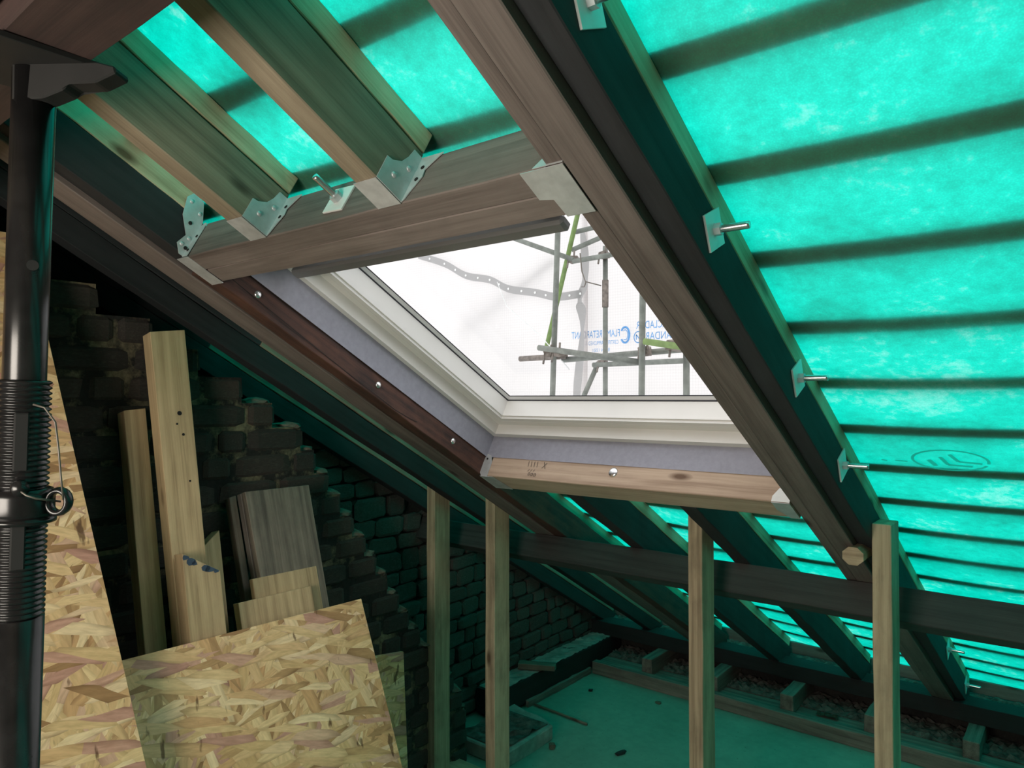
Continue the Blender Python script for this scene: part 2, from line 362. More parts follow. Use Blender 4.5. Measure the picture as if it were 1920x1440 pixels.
# ------------------------------------------------------------------ roof membrane
RAFT = [-2.40, -2.07, -1.70, -1.31, -0.915, -0.53, 0.10, 0.5, 0.9, 1.3, 1.6]
def sag(X, s):
    for a, b in zip(RAFT, RAFT[1:]):
        if a <= X <= b:
            u = (X-a)/(b-a); ph = (s-0.335)/0.2145
            return -(0.010 + 0.004*math.sin(s*5+a*9))*math.sin(math.pi*u)*(0.55+0.45*math.sin(math.pi*(ph % 1)))
    return 0
bm = bmesh.new(); xs = []
for a, b in zip([-2.6]+RAFT, RAFT): xs += [a+(b-a)*k/8 for k in range(8)]
xs.append(1.6); ss = [-0.05+0.0429*k for k in range(103)]
grid = [[bm.verts.new(W(x, s, 0.837+sag(x, s))) for s in ss] for x in xs]
for i in range(len(xs)-1):
    for j in range(len(ss)-1):
        cx, cs_ = (xs[i]+xs[i+1])/2, (ss[j]+ss[j+1])/2
        if -1.68 < cx < -0.56 and 0.61 < cs_ < 1.78: continue
        bm.faces.new((grid[i][j], grid[i+1][j], grid[i+1][j+1], grid[i][j+1]))
memb = struct(tag(from_bm('ceiling_membrane', bm, 'membrane', smooth=True), 'translucent green breather membrane stretched over the rafters'))
# printed emblem on the membrane (right of the trimmer): oval with three stepped bars
def flat(name, polys, X0, s0, h, mat, parent):
    bm = bmesh.new()
    for poly in polys: bm.faces.new([bm.verts.new(W(X0+x, s0+y, h)) for x, y in poly])
    return from_bm(name, bm, mat, parent)
def stroke(pts, wd):
    out = []
    for (a, b) in zip(pts, pts[1:]):
        d = Vector((b[0]-a[0], b[1]-a[1])); n = Vector((-d.y, d.x)).normalized()*wd/2
        out.append([(a[0]+n.x, a[1]+n.y), (b[0]+n.x, b[1]+n.y), (b[0]-n.x, b[1]-n.y), (a[0]-n.x, a[1]-n.y)])
    return out
ov = [(0.076*math.cos(t), 0.053*math.sin(t)) for t in [math.pi*(0.12+2*k/30*0.97) for k in range(31)]]
K_ = lambda P: [(x*1.42, y*1.08) for x, y in P]
pl = stroke(ov, 0.0065) + stroke(K_([(-0.030, -0.0), (-0.022, 0.030)]), 0.011) + stroke(K_([(-0.012, -0.015), (-0.004, 0.022), (0.03, 0.026)]), 0.009) + stroke(K_([(0.002, -0.03), (0.012, 0.004), (0.044, 0.010)]), 0.009)
for X_, w_ in ((-0.115, 0.026), (-0.145, 0.012)): pl += stroke([(X_, 0.012), (X_+w_, 0.016)], 0.006)
tag(flat('printed_emblem', pl, -0.256, 1.745, 0.8215, 'teal_print', memb), 'dark oval maker emblem with three stepped bars')

# ------------------------------------------------------------------ battens on top of the membrane
ORD = 'zeroth first second third fourth fifth sixth seventh eighth ninth tenth eleventh twelfth thirteenth fourteenth fifteenth sixteenth seventeenth eighteenth nineteenth twentieth'.split()
for k in range(-1, 18):
    s = 0.335 + 0.2145*k
    segs = [(-2.6, 1.6)] if not (0.60 < s < 1.80) else [(-2.6, -1.675), (-0.575, 1.6)]
    for j, (a, b) in enumerate(segs):
        o = roofbox('tile_batten', a, b, s-0.025, s+0.025, 0.8385, 0.864, 'batten', along='x', bev=0)
        side = '' if len(segs) == 1 else (' left of the roof window' if j == 0 else ' right of the roof window')
        tag(o, 'tile batten over the green membrane, %s up from the eaves%s' % (ORD[18-k], side), 'batten', 'tile battens over the membrane')

# added opaque panels keeping light off the upper bays beside the gable
tag(roofbox('shade_board', -2.6, -1.80, -0.05, 0.46, 0.8645, 0.88, 'old_timber', along='x'), 'added shade panel above the rafters at the gable, upper board', 'board')
tag(roofbox('shade_board', -2.6, -1.80, 0.465, 0.93, 0.8645, 0.88, 'old_timber', along='x'), 'added shade panel above the rafters at the gable, lower board', 'board')

# ------------------------------------------------------------------ rafters
def bolt(parent, X, s, h, L=0.055, name='bolt', sgn=1):
    """square washer (diamond), nut and threaded rod sticking out along +X"""
    o = W(X, s, h); r = 0.042
    a, b = (ET+EN*0.15).normalized(), None
    b = EX.cross(a)
    pl_ = [a*r, b*r, -a*r, -b*r]
    wsh = prism('square_washer', [o+p for p in pl_], EX*0.004, 'washer', parent, 0.0006)
    bmn = tube_bm([(0.004, 0, 0), (0.015, 0, 0)], 0.0105, 6)
    from_bm('nut', bmn, 'galv', wsh, Matrix.Translation(o))
    bmr = bmesh.new(); n = 14; pts = []
    bmr = tube_bm([(0.004+L*k/n, 0, 0) for k in range(n+1)], 0.0062, 10, bmr)
    from_bm('threaded_rod', bmr, 'bright_steel', wsh, Matrix.Translation(o), True)
    return wsh
def firring(parent, X0, X1, s0, s1, h0=0.793, h1=0.835, mat='firring'):
    return roofbox('firring_strip', X0, X1, s0, s1, h0, h1, mat, parent, seg=14, wob=0.0012)
# right trimmer of the roof window
tr = empty('trimmer_rafter', W(-0.53, 0.0, 0.68))
tag(tr, 'triple trimmer rafter right of the roof window, bolted with square washers', 'rafter')
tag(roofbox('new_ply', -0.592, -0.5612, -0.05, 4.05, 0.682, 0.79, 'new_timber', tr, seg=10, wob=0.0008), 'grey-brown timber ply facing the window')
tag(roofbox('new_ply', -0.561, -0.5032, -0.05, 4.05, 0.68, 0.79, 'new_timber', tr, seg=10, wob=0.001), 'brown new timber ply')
tag(roofbox('old_ply', -0.503, -0.462, -0.05, 4.15, 0.70, 0.792, 'old_timber', tr, seg=24, wob=0.0015), 'blackened old rafter')
firring(tr, -0.592, -0.462, -0.05, 4.12)
for s, h in ((0.39, 0.761), (0.807, 0.761), (1.276, 0.768), (1.657, 0.755), (3.417, 0.775), (4.0, 0.765)): bolt(tr, -0.462, s, h)
# left trimmer
tl = empty('trimmer_rafter', W(-1.72, 0.0, 0.68))
tag(tl, 'double trimmer rafter left of the roof window with charred red side', 'rafter')
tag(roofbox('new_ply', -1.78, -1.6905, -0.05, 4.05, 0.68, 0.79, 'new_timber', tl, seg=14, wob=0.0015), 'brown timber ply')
tag(roofbox('old_ply', -1.69, -1.635, 0.60, 4.15, 0.684, 0.785, 'charred_timber', tl, seg=30, wob=0.0022), 'charred reddish old rafter')
tag(roofbox('old_ply', -1.69, -1.637, -0.05, 0.60, 0.69, 0.785, 'old_timber', tl, seg=5, wob=0.0015), 'blackened upper end of old rafter')
firring(tl, -1.69, -1.637, -0.05, 0.50, 0.786); firring(tl, -1.78, -1.668, 1.78, 4.12, 0.788)
for s in (0.745, 1.198, 1.564):
    o = W(-1.635, s, 0.722); b2 = bmesh.new()
    bmesh.ops.create_uvsphere(b2, u_segments=14, v_segments=8, radius=0.0105)
    for v in b2.verts: v.co.x *= 0.55
    from_bm('bolt_head', b2, 'bright_steel', tl, Matrix.Translation(o), True)
cr = bmesh.new(); cpts = [(0.66, 0.713), (0.75, 0.708), (0.86, 0.703), (0.976, 0.6975), (1.10, 0.6935), (1.20, 0.692), (1.292, 0.689), (1.36, 0.695), (1.39, 0.700)]
for (s0_, h0_), (s1_, h1_) in zip(cpts, cpts[1:]):
    cr.faces.new([cr.verts.new(W(-1.6335, s_, h_)) for s_, h_ in ((s0_, h0_-0.0009), (s1_, h1_-0.0009), (s1_, h1_+0.0009), (s0_, h0_+0.0009))])
from_bm('split', cr, 'hole', tl)
# plain rafters
def rafter(X0, X1, s0, s1, h0, mat, label, ftop=0.835, fmat='firring', h1=0.788, seg=24, wob=0.0018, dark_to=None):
    r = tag(roofbox('rafter', X0, X1, s0, s1, h0, h1, mat, None, seg=seg, wob=wob), label, 'rafter', 'rafters')
    if dark_to:  # upper strip coloured black, imitating the unlit end of the bay
        firring(r, X0+0.001, X1-0.001, s0, dark_to, h1+0.002, ftop, 'old_timber'); s0 = dark_to
    firring(r, X0+0.001, X1-0.001, s0, min(s1, 4.12), h1+0.004, ftop, fmat); return r
rafter(-1.342, -1.286, -0.05, 0.5425, 0.68, 'rafter_timber', 'short pale new rafter hung on the header, nearer the brick wall', seg=4, wob=0.0006)
rafter(-0.941, -0.889, -0.05, 0.5425, 0.68, 'rafter_timber', 'short pale new rafter hung on the header, nearer the big trimmer', seg=4, wob=0.0006)
rafter(-1.340, -1.284, 1.8425, 4.15, 0.68, 'old_timber', 'black old rafter cut off under the sill beam, nearer the brick wall')
rafter(-0.940, -0.886, 1.8425, 4.15, 0.68, 'old_timber', 'black old rafter cut off under the sill beam, with a stud at its side')
rafter(-2.100, -2.045, -0.05, 4.15, 0.70, 'old_timber', 'black old rafter between the left trimmer and the gable wall', h1=0.764, dark_to=1.02, fmat='rafter_timber')
rafter(-2.430, -2.375, -0.05, 4.15, 0.70, 'old_timber', 'black old rafter tight against the gable wall', h1=0.772, dark_to=1.02, fmat='rafter_timber')
rafter(0.06, 0.115, -0.05, 4.15, 0.70, 'old_timber', 'black old rafter overhead at the far right')

# ------------------------------------------------------------------ header and sill beam
hd = empty('header_beam', W(-1.1, 0.544, 0.68)); tag(hd, 'brown double header beam above the roof window', 'beam')
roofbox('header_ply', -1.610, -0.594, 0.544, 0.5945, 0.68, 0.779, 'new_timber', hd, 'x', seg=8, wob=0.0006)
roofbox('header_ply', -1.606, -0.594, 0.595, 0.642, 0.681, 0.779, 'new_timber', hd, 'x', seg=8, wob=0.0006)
o = W(-1.085, 0.544, 0.731); a = (EX+EN*0.9).normalized(); b_ = (EN-EX*0.9).normalized(); r = 0.041
ws = prism('square_washer', [o+a*r, o+b_*r, o-a*r, o-b_*r], -ET*0.004, 'washer', hd, 0.0006)
from_bm('nut', tube_bm([Vector((0, 0, 0))-ET*0.004, -ET*0.016], 0.0115, 6), 'galv', ws, Matrix.Translation(o))
from_bm('threaded_rod', tube_bm([-ET*(0.004+0.06*k/12) for k in range(13)], 0.0065, 10), 'bright_steel', ws, Matrix.Translation(o), True)
sb = tag(roofbox('sill_beam', -1.603, -0.594, 1.739, 1.84, 0.68, 0.752, 'sill_timber', None, 'x', seg=8, wob=0.0006), 'light brown sill beam under the roof window, with pencil marks', 'beam')
o = W(-1.12, 1.739, 0.727); b2 = bmesh.new(); bmesh.ops.create_uvsphere(b2, u_segments=16, v_segments=8, radius=0.016)
for v in b2.verts:
    d = v.co.dot(ET); v.co -= ET*d*0.6
from_bm('bolt_head', b2, 'bright_steel', sb, Matrix.Translation(o), True)
def marks(name, strokes, X0, h0, wd, parent):
    bm = bmesh.new()
    for poly in sum([stroke(s_, wd) for s_ in strokes], []):
        bm.faces.new([bm.verts.new(W(X0+x, 1.7375, h0+y)) for x, y in poly])
    return from_bm(name, bm, 'pencil', parent)
mk = [[(0.0, 0.0), (0.016, 0.020)], [(0.014, -0.001), (0.003, 0.022)]]
for i in range(4): mk.append([(-0.02-0.012*i, 0.002), (-0.022-0.012*i, 0.022)])
for i in range(3): mk.append([(-0.030-0.011*i, -0.014), (-0.024-0.011*i, -0.006)])
for i, p in enumerate([(-0.046, -0.028), (-0.034, -0.029), (-0.022, -0.030)]): mk.append([p, (p[0]+0.007, p[1]+0.002), (p[0]+0.006, p[1]+0.010), (p[0], p[1]+0.009), p])
tag(marks('pencil_marks', mk, -1.385, 0.722, 0.0016, sb), 'carpenter pencil marks and a cross')

# ------------------------------------------------------------------ joist hangers
def nails(parent, pts, n, r=0.0055):
    for p in pts:
        b3 = bmesh.new(); bmesh.ops.create_uvsphere(b3, u_segments=10, v_segments=6, radius=r)
        for v in b3.verts: v.co -= n*(v.co.dot(n))*0.5
        from_bm('nail', b3, 'galv', parent, Matrix.Translation(p), True)
def holes(parent, pts, n, r=0.005):
    for p in pts:
        from_bm('nail_hole', tube_bm([Vector((0, 0, 0)), n*0.0016], r, 10), 'hole', parent, Matrix.Translation(p))
def rafter_hanger(X1, label):
    """hanger for a short rafter on the header: side plate on its +X face, flange on the header"""
    o = W(X1+0.0008, 0.543, 0.68); hg = empty('joist_hanger', o); tag(hg, label, 'joist hanger', 'rafter hangers on the header')
    side = [(-0.062, 0.0), (0.0, 0.0), (0.0, 0.098), (-0.022, 0.098), (-0.026, 0.078), (-0.034, 0.060), (-0.050, 0.048), (-0.062, 0.046)]
    sp = prism_framed('side_plate', side, o, ET, EN, 0.0016, 'galv', hg)
    fl = [(0.0016, 0.0), (0.007, 0.006), (0.012, 0.020), (0.026, 0.050), (0.024, 0.066), (0.034, 0.078), (0.052, 0.098), (0.0016, 0.098)]
    fp = prism_framed('flange', fl, o - ET*0.0005, EX, EN, 0.0016, 'galv', hg)
    nails(sp, [o+ET*-0.036+EN*0.028+EX*0.002, o+ET*-0.016+EN*0.060+EX*0.002], EX)
    holes(fp, [o-ET*0.0016+EX*0.014+EN*0.046, o-ET*0.0016+EX*0.016+EN*0.072], -ET, 0.004)
    prism_framed('seat', [(-0.056, -0.062), (0.0, -0.062), (0.0, 0.0), (-0.056, 0.0)], o - EN*0.0012, EX, ET, -0.0012, 'galv', hg)
rafter_hanger(-1.286, 'galvanised joist hanger on the short rafter nearer the brick wall')
rafter_hanger(-0.889, 'galvanised joist hanger on the short rafter nearer the big trimmer')
# hanger holding the left end of the header to the left trimmer
o = W(-1.611, 0.544, 0.68); hg = empty('joist_hanger', o); tag(hg, 'holed galvanised hanger at the left end of the header', 'joist hanger')
fl = [(-0.062, 0.128), (-0.052, 0.148), (-0.024, 0.142), (-0.002, 0.098), (0.0, 0.0), (-0.012, 0.0), (-0.028, 0.020), (-0.020, 0.048), (-0.050, 0.085)]
fp = prism_framed('flange', fl, W(-1.634, 0.544, 0.684), ET, EN, 0.0016, 'galv', hg)
q = W(-1.632, 0.544, 0.684)
nails(fp, [q+ET*-0.048+EN*0.125, q+ET*-0.018+EN*0.024, q+ET*-0.010+EN*0.045, q+ET*-0.018+EN*0.112], EX, 0.005)
holes(fp, [q+ET*-0.026+EN*0.078, q+ET*-0.006+EN*0.020], EX, 0.0045)
sdp = [(0, 0), (0.0235, 0), (0.0235, 0.096), (0.012, 0.10), (0, 0.09)]
f2 = prism_framed('flange', sdp, W(-1.634, 0.5435, 0.682), EX, EN, 0.0014, 'galv', hg)
holes(f2, [W(-1.622, 0.542, 0.70), W(-1.62, 0.542, 0.74)], -ET, 0.0035)
prism_framed('seat', [(0, 0), (0.05, 0), (0.05, 0.10), (0, 0.10)], W(-1.655, 0.543, 0.6795), EX, ET, -0.0014, 'galv', hg)
# hanger at the right end of the header
o = W(-0.594, 0.5435, 0.68); hg = empty('joist_hanger', o); tag(hg, 'galvanised hanger at the right end of the header', 'joist hanger')
prism_framed('flange', [(0, 0), (0, 0.045), (-0.024, 0.036), (-0.052, 0.0)], o + EX*0.032 - ET*0.001, EX, EN, 0.0014, 'galv', hg)
nails(hg, [W(-0.586, 0.541, 0.707)], -ET, 0.005)
prism_framed('seat', [(-0.075, 0), (0.0, 0), (0.0, 0.098), (-0.05, 0.098), (-0.052, 0.06), (-0.075, 0.055)], o + EX*0.032 - EN*0.0012, EX, ET, -0.0014, 'galv', hg)
prism_framed('side_plate', [(0, -0.003), (0.1, -0.003), (0.1, 0.05), (0, 0.05)], W(-0.5938, 0.544, 0.681), ET, EN, 0.0012, 'galv', hg)
# hangers of the sill beam
o = W(-1.603, 1.739, 0.68); hg = empty('joist_hanger', o); tag(hg, 'bright steel hanger at the left end of the sill beam', 'joist hanger')
prism_framed('flange', [(0.004, -0.004), (0.004, 0.05), (-0.008, 0.075), (-0.030, 0.082), (-0.034, 0.05), (-0.034, 0.012), (-0.022, -0.004)], o - ET*0.0008, EX, EN, 0.0014, 'galv', hg)
prism_framed('seat', [(-0.03, 0.0), (0.028, 0.0), (0.045, 0.1), (-0.03, 0.1)], o - EN*0.0012, EX, ET, -0.0014, 'galv', hg)
holes(hg, [o - ET*0.002 + EX*-0.02 + EN*0.062], -ET, 0.0035)
o = W(-0.594, 1.739, 0.68); hg = empty('joist_hanger', o); tag(hg, 'white-lit hanger at the right end of the sill beam', 'joist hanger')
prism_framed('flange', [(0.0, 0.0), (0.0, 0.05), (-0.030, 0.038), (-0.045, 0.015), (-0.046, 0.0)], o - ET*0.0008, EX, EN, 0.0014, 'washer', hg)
prism_framed('seat', [(-0.046, 0), (0.0, 0), (0.0, 0.1), (-0.024, 0.1), (-0.046, 0.05)], o - EN*0.0012, EX, ET, -0.0014, 'galv', hg)

# ------------------------------------------------------------------ roof window
win = struct(empty('window_1', W(-1.1, 1.739, 0.752)))
tag(win, 'white framed roof window between the trimmers')
WX0, WX1, WS0, WS1 = -1.632, -0.5935, 0.655, 1.739
def ring(name, prof, mat, parent):
    """mitred rectangular ring from a profile of (inset, h)"""
    bm = bmesh.new(); loops = []
    for d, h in prof:
        loops.append([bm.verts.new(W(x, s, h)) for x, s in ((WX0+d, WS0+d), (WX1-d, WS0+d), (WX1-d, WS1-d), (WX0+d, WS1-d))])
    n = len(prof)
    for i in range(n):
        a, b = loops[i], loops[(i+1) % n]
        for k in range(4): bm.faces.new((a[k], a[(k+1) % 4], b[(k+1) % 4], b[k]))
    return from_bm(name, bm, mat, parent)
ring('insulation_collar', [(-0.002, 0.7535), (0.0018, 0.7490), (0.0018, 0.829), (-0.012, 0.829), (-0.012, 0.80), (-0.002, 0.77)], 'lining', win)
ff = ring('window_frame', [(0.0, 0.828), (0.024, 0.828), (0.024, 0.864), (0.05, 0.864), (0.05, 0.90), (-0.03, 0.90), (-0.03, 0.84)], 'white_frame', win)
sa = ring('sash', [(0.04, 0.8645), (0.069, 0.8645), (0.069, 0.8735), (0.0735, 0.8735), (0.0735, 0.877), (0.069, 0.877), (0.067, 0.934), (0.06, 0.945), (0.02, 0.945), (0.02, 0.902), (0.052, 0.902), (0.052, 0.875)], 'white_frame', win)
ring('gasket', [(0.0665, 0.9345), (0.0695, 0.9355), (0.0695, 0.938), (0.0665, 0.938)], 'gasket', sa)
ring('spacer', [(0.0695, 0.938), (0.0785, 0.9455), (0.0785, 0.948), (0.062, 0.948)], 'spacer', sa)
ring('gasket', [(0.0785, 0.9455), (0.0805, 0.9465), (0.0805, 0.948), (0.0785, 0.948)], 'gasket', sa)
roofbox('pane', WX0+0.062, WX1-0.062, WS0+0.062, WS1-0.062, 0.9483, 0.9523, 'glass', sa, 'x', bev=0)
for xb in (-1.575, -0.80):
    roofbox('bar_bracket', xb, xb+0.03, 0.722, 0.80, 0.8285, 0.866, 'bar_grey', win, 'x', bev=0.002)
tag(roofbox('control_bar', -1.598, -0.748, 0.772, 0.804, 0.806, 0.828, 'bar_grey', win, 'x', bev=0.006), 'dark grey ventilation bar along the head of the sash')

# ------------------------------------------------------------------ purlin, wall plate, eaves
pu = tag(roofbox('purlin', -2.46, 1.6, 2.32, 2.40, 0.578, 0.6785, 'purlin_timber', None, 'x', seg=30, wob=0.0018), 'dark old purlin crossing behind the studs', 'beam')
Z0 = CAMZ
pt = tag(zbox('wall_plate', -2.44, 1.6, 3.80, 3.92, Z0-1.457, Z0-1.379, 'old_timber', seg=30, wob=0.002), 'black wall plate under the rafter feet', 'beam')
we = struct(tag(zbox('wall_front', -2.6, 1.6, 3.94, 4.3, 0.0, Z0-1.415, 'wall_dark', bev=0), 'low dark eaves wall under the rafter feet'))
fb = tag(zbox('eaves_board', -2.44, 1.6, 4.03, 4.05, Z0-1.40, Z0-1.338, 'new_timber', seg=4), 'brown eaves board across the rafter feet', 'board')
def rubble(name, x0, x1, y0, y1, z, n, hmax, mat, parent=None, res=0.03):
    bm = bmesh.new(); nx = int((x1-x0)/res)+1; ny = max(3, int((y1-y0)/res)+1)
    g = [[bm.verts.new((x0+(x1-x0)*i/nx, y0+(y1-y0)*j/ny, z + (rnd.random()**2*hmax if 0 < j < ny else 0))) for j in range(ny+1)] for i in range(nx+1)]
    for i in range(nx):
        for j in range(ny): bm.faces.new((g[i][j], g[i+1][j], g[i+1][j+1], g[i][j+1]))
    lo_ = [[bm.verts.new((v.co.x, v.co.y, z-0.012)) for v in (r_[0], r_[-1])] for r_ in g]
    for i in range(nx):
        bm.faces.new((g[i][0], g[i+1][0], lo_[i+1][0], lo_[i][0])); bm.faces.new((g[i][-1], g[i+1][-1], lo_[i+1][1], lo_[i][1]))
    return from_bm(name, bm, mat, parent)
tag(rubble('wall_top_rubble', -2.42, 1.55, 3.925, 4.028, Z0-1.402, 0, 0.016, 'debris', res=0.016), 'loose rubble and dust along the eaves wall top', 'rubble', kind='stuff')
kb = tag(zbox('kerb_board', -2.27, 1.6, 3.55, 3.595, 0.0, Z0-1.53, 'dusty_timber', seg=40, wob=0.0022), 'grey dusty kerb timber along the floor edge at the eaves', 'board')
lg = tag(zbox('ledge_board', -2.27, 1.6, 3.60, 3.72, 0.0, Z0-1.547, 'dusty_timber', seg=30, wob=0.002), 'dusty ledge board behind the eaves kerb', 'board')
tag(rubble('ledge_rubble', -2.27, 1.55, 3.725, 3.935, Z0-1.545, 0, 0.022, 'debris', res=0.016), 'rubble and plaster crumbs filling the ledge below the wall plate', 'rubble', kind='stuff')
stub_lab = ['sawn joist end by the gable corner', 'sawn joist end hidden behind the third stud', 'sawn joist end in the middle bay beside a crumpled scrap', 'sawn joist end just left of the rightmost stud', 'sawn joist end right of the rightmost stud']
for i, X in enumerate((-1.945, -1.565, -1.180, -0.800, -0.415)):
    tag(zbox('joist_end', X-0.031, X+0.031, 3.60, 3.938, Z0-1.5465, Z0-1.458, 'dusty_timber', along='y', seg=3, wob=0.002, bev=0.003), stub_lab[i], 'joist', 'joist ends on the eaves ledge')
# crumpled scrap of membrane on the ledge
bm = bmesh.new(); g = [[bm.verts.new((0.02*i+rnd.uniform(-.004, .004), 0.02*j, rnd.uniform(0, 0.016))) for j in range(3)] for i in range(6)]
for i in range(5):
    for j in range(2): bm.faces.new((g[i][j], g[i+1][j], g[i+1][j+1], g[i][j+1]))
bmesh.ops.solidify(bm, geom=bm.faces[:], thickness=0.0012)
tag(from_bm('membrane_scrap', bm, 'mortar_pale', None, Matrix.Translation((-1.06, 3.655, Z0-1.545))), 'crumpled pale scrap on the ledge between joist ends', 'scrap')

# ------------------------------------------------------------------ gable wall (left) with stones
wl = gable('wall_left', -2.62, -2.462, 'wall_dark', 'rough dusty gable wall of stones')
def rough_block(lx, ly, lz, j):
    bm = bmesh.new(); bmesh.ops.create_cube(bm, size=1.0)
    for v in bm.verts: v.co = Vector(((v.co.x)*lx, v.co.y*ly, v.co.z*lz))
    bmesh.ops.bevel(bm, geom=bm.edges[:], offset=min(ly, lz)*0.14, segments=1, affect='EDGES')
    for v in bm.verts: v.co += Vector((rnd.uniform(-j, j), rnd.uniform(-j, j), rnd.uniform(-j, j)))
    bmesh.ops.recalc_face_normals(bm, faces=bm.faces)
    me = bpy.data.meshes.new('block'); bm.to_mesh(me); bm.free(); return me
stone_me = [rough_block(0.05, 1.0, 1.0, 0.0) for _ in range(0)]
def unit_blocks(n, j, mat):
    out = []
    for _ in range(n):
        me = rough_block(1, 1, 1, j); me.materials.append(M[mat]); out.append(me)
    return out
SB = unit_blocks(8, 0.055, 'stone')
cnt = 0; z = 0.02
while z < 1.55:
    hgt = rnd.uniform(0.062, 0.098); y = 1.45 + rnd.uniform(0, .1)
    while y < 3.93:
        ln = rnd.uniform(0.07, 0.19); top = (0.70 - (y+ln)*SN)/CS + CAMZ
        if z + hgt < top + 0.12:
            d = rnd.uniform(0.03, 0.055)
            mw = Matrix.Translation((-2.462+d*0.25, y+ln/2, z+hgt/2)) @ Matrix.Rotation(rnd.uniform(-.06, .06), 4, 'X') @ Matrix.Diagonal((d, ln*0.95, hgt*0.9, 1))
            share('stone', rnd.choice(SB), wl, mw); cnt += 1
        y += ln
    z += hgt
# timber along the gable foot, with an offcut on it
tag(zbox('gable_joist', -2.43, -2.295, 2.72, 3.92, 0.012, Z0-1.46, 'old_timber', along='y', seg=16, wob=0.003), 'dark dusty joist lying along the foot of the gable wall', 'joist')
tag(rubble('joist_dust', -2.427, -2.30, 2.74, 3.9, Z0-1.459, 0, 0.008, 'concrete', res=0.02), 'grit and dust covering the gable joist', 'rubble', kind='stuff')
tag(zbox('kerb_strip', -2.29, -2.272, 2.95, 3.545, 0.0, 0.035, 'dusty_timber', along='y', seg=14, wob=0.003), 'narrow crumbling strip between gable joist and floor', 'board')
tag(timber('timber_offcut', (-2.40, 3.02, Z0-1.449), Vector((0.9, 0.45, 0)), Vector((-0.45, 0.9, 0)), (0.20, 0.055, 0.028), 'weathered_timber'), 'short timber offcut lying across the gable joist', 'timber')
# broken hearth slab and pieces on the floor
sl_poly = [(-2.27, 2.40), (-1.978, 2.40), (-1.975, 2.60), (-1.978, 2.755), (-2.05, 2.775), (-2.10, 2.80), (-2.16, 2.785), (-2.27, 2.83)]
hs = prism('hearth_slab', [(x, y, 0.0) for x, y in sl_poly], EZ*0.066, 'concrete', None, 0.006)
tag(hs, 'broken concrete hearth slab at the foot of the brick pier', 'slab')
rb = rubble('hearth_rubble', -2.25, -2.0, 2.42, 2.74, 0.071, 0, 0.02, 'debris'); tag(rb, 'crumbled mortar spread over the hearth slab', 'rubble', kind='stuff')
tag(tube('thin_rod', [(-2.265, 2.99, 0.008), (-2.10, 2.984, 0.008), (-1.93, 2.972, 0.007)], 0.006, 'weathered_timber'), 'thin stick lying on the green-lit floor', 'stick')
def crumb(name, x, y, sx, sy, sz, mat, label, cat):
    me = rough_block(1, 1, 1, 0.12); me.materials.append(M[mat])
    tag(share(name, me, None, Matrix.Translation((x, y, sz/2)) @ Matrix.Rotation(rnd.uniform(0, 3), 4, 'Z') @ Matrix.Diagonal((sx, sy, sz, 1))), label, cat)
crumb('wood_chip', -1.66, 2.83, 0.05, 0.02, 0.012, 'old_timber', 'dark wood chip in the middle of the floor', 'chip')
crumb('plaster_crumb', -1.78, 3.42, 0.03, 0.02, 0.008, 'mortar_pale', 'white plaster crumb near the eaves kerb', 'crumb')
crumb('plaster_crumb', -1.93, 2.68, 0.03, 0.025, 0.022, 'mortar_pale', 'pale plaster crumb beside the hearth slab', 'crumb')
crumb('wood_chip', -2.14, 3.33, 0.022, 0.016, 0.01, 'old_timber', 'small dark chip near the far floor corner', 'chip')

# ------------------------------------------------------------------ stepped brick pier (old chimney breast)
BX = -2.14                                       # front face
CH = 0.0834; ZT = CAMZ - 0.013; ye = lambda i: 1.441 + 0.0565*i
wbp = struct(empty('wall_breast', (BX, 1.3, 0.0))); tag(wbp, 'sooty brick chimney breast with a torn stepped edge')
bm = bmesh.new()                                 # mortar core, stepped
core = []
NC = 19; NUP = 9
for i in range(-NUP, NC):
    zt = ZT - CH*i; zb = max(0.0, zt-CH)
    y1 = ye(i) if i > 0 else (1.385 if i == 0 else 1.37)
    if zt < CAMZ-1.16: y1 = min(y1+0.03, 2.345)
    topz = (0.70 - y1*SN)/CS + CAMZ
    if i < 0: y1 = min(y1, (0.70 - (zt-CAMZ)*CS)/SN - 0.02)
    core.append((i, zt, zb, y1))
    bm_box(0.30, y1-0.012-(-0.2), zt-zb, 1, 0, 0, bm, (BX-0.3065, -0.2, zb-0.006 if zb > 0.01 else 0))
from_bm('mortar_core', bm, 'mortar', wbp)
BB = unit_blocks(8, 0.022, 'brick')
nb = 0
for (i, zt, zb, y1) in core:
    y = y1; first = True
    while y > 0.15 and zt > 0.03:
        ln = rnd.choice((0.215, 0.215, 0.105)) if not first else rnd.choice((0.105, 0.15, 0.215))
        first = False; dy = 0.011; ya = y-ln
        hid = (zt < CAMZ-0.80 and ya < 1.2)       # wholly hidden behind the boards
        if not hid:
            d = 0.05; mw = Matrix.Translation((BX-d/2+rnd.uniform(-.003, .004), (y+ya)/2, (zt+zb)/2-0.004)) @ Matrix.Rotation(rnd.uniform(-.012, .012), 4, 'X') @ Matrix.Diagonal((d+rnd.uniform(0, .004), ln-dy*rnd.uniform(.9, 1.7), zt-zb-rnd.uniform(0.012, 0.019), 1))
            share('brick', rnd.choice(BB), wbp, mw); nb += 1
        y = ya - 0.002
# pale mortar lumps lying on every step
for (i, zt, zb, y1) in core:
    if i < 0 or i > 16: continue
    bm = bmesh.new(); bmesh.ops.create_icosphere(bm, subdivisions=2, radius=1.0)
    for v in bm.verts:
        v.co = Vector((v.co.x*0.075, v.co.y*0.034, max(-0.2, v.co.z)*0.018)) * (1+rnd.uniform(-.22, .22))
    from_bm('mortar_lump', bm, 'mortar_pale', wbp, Matrix.Translation((BX-0.075, y1-0.030, zt-0.006)))

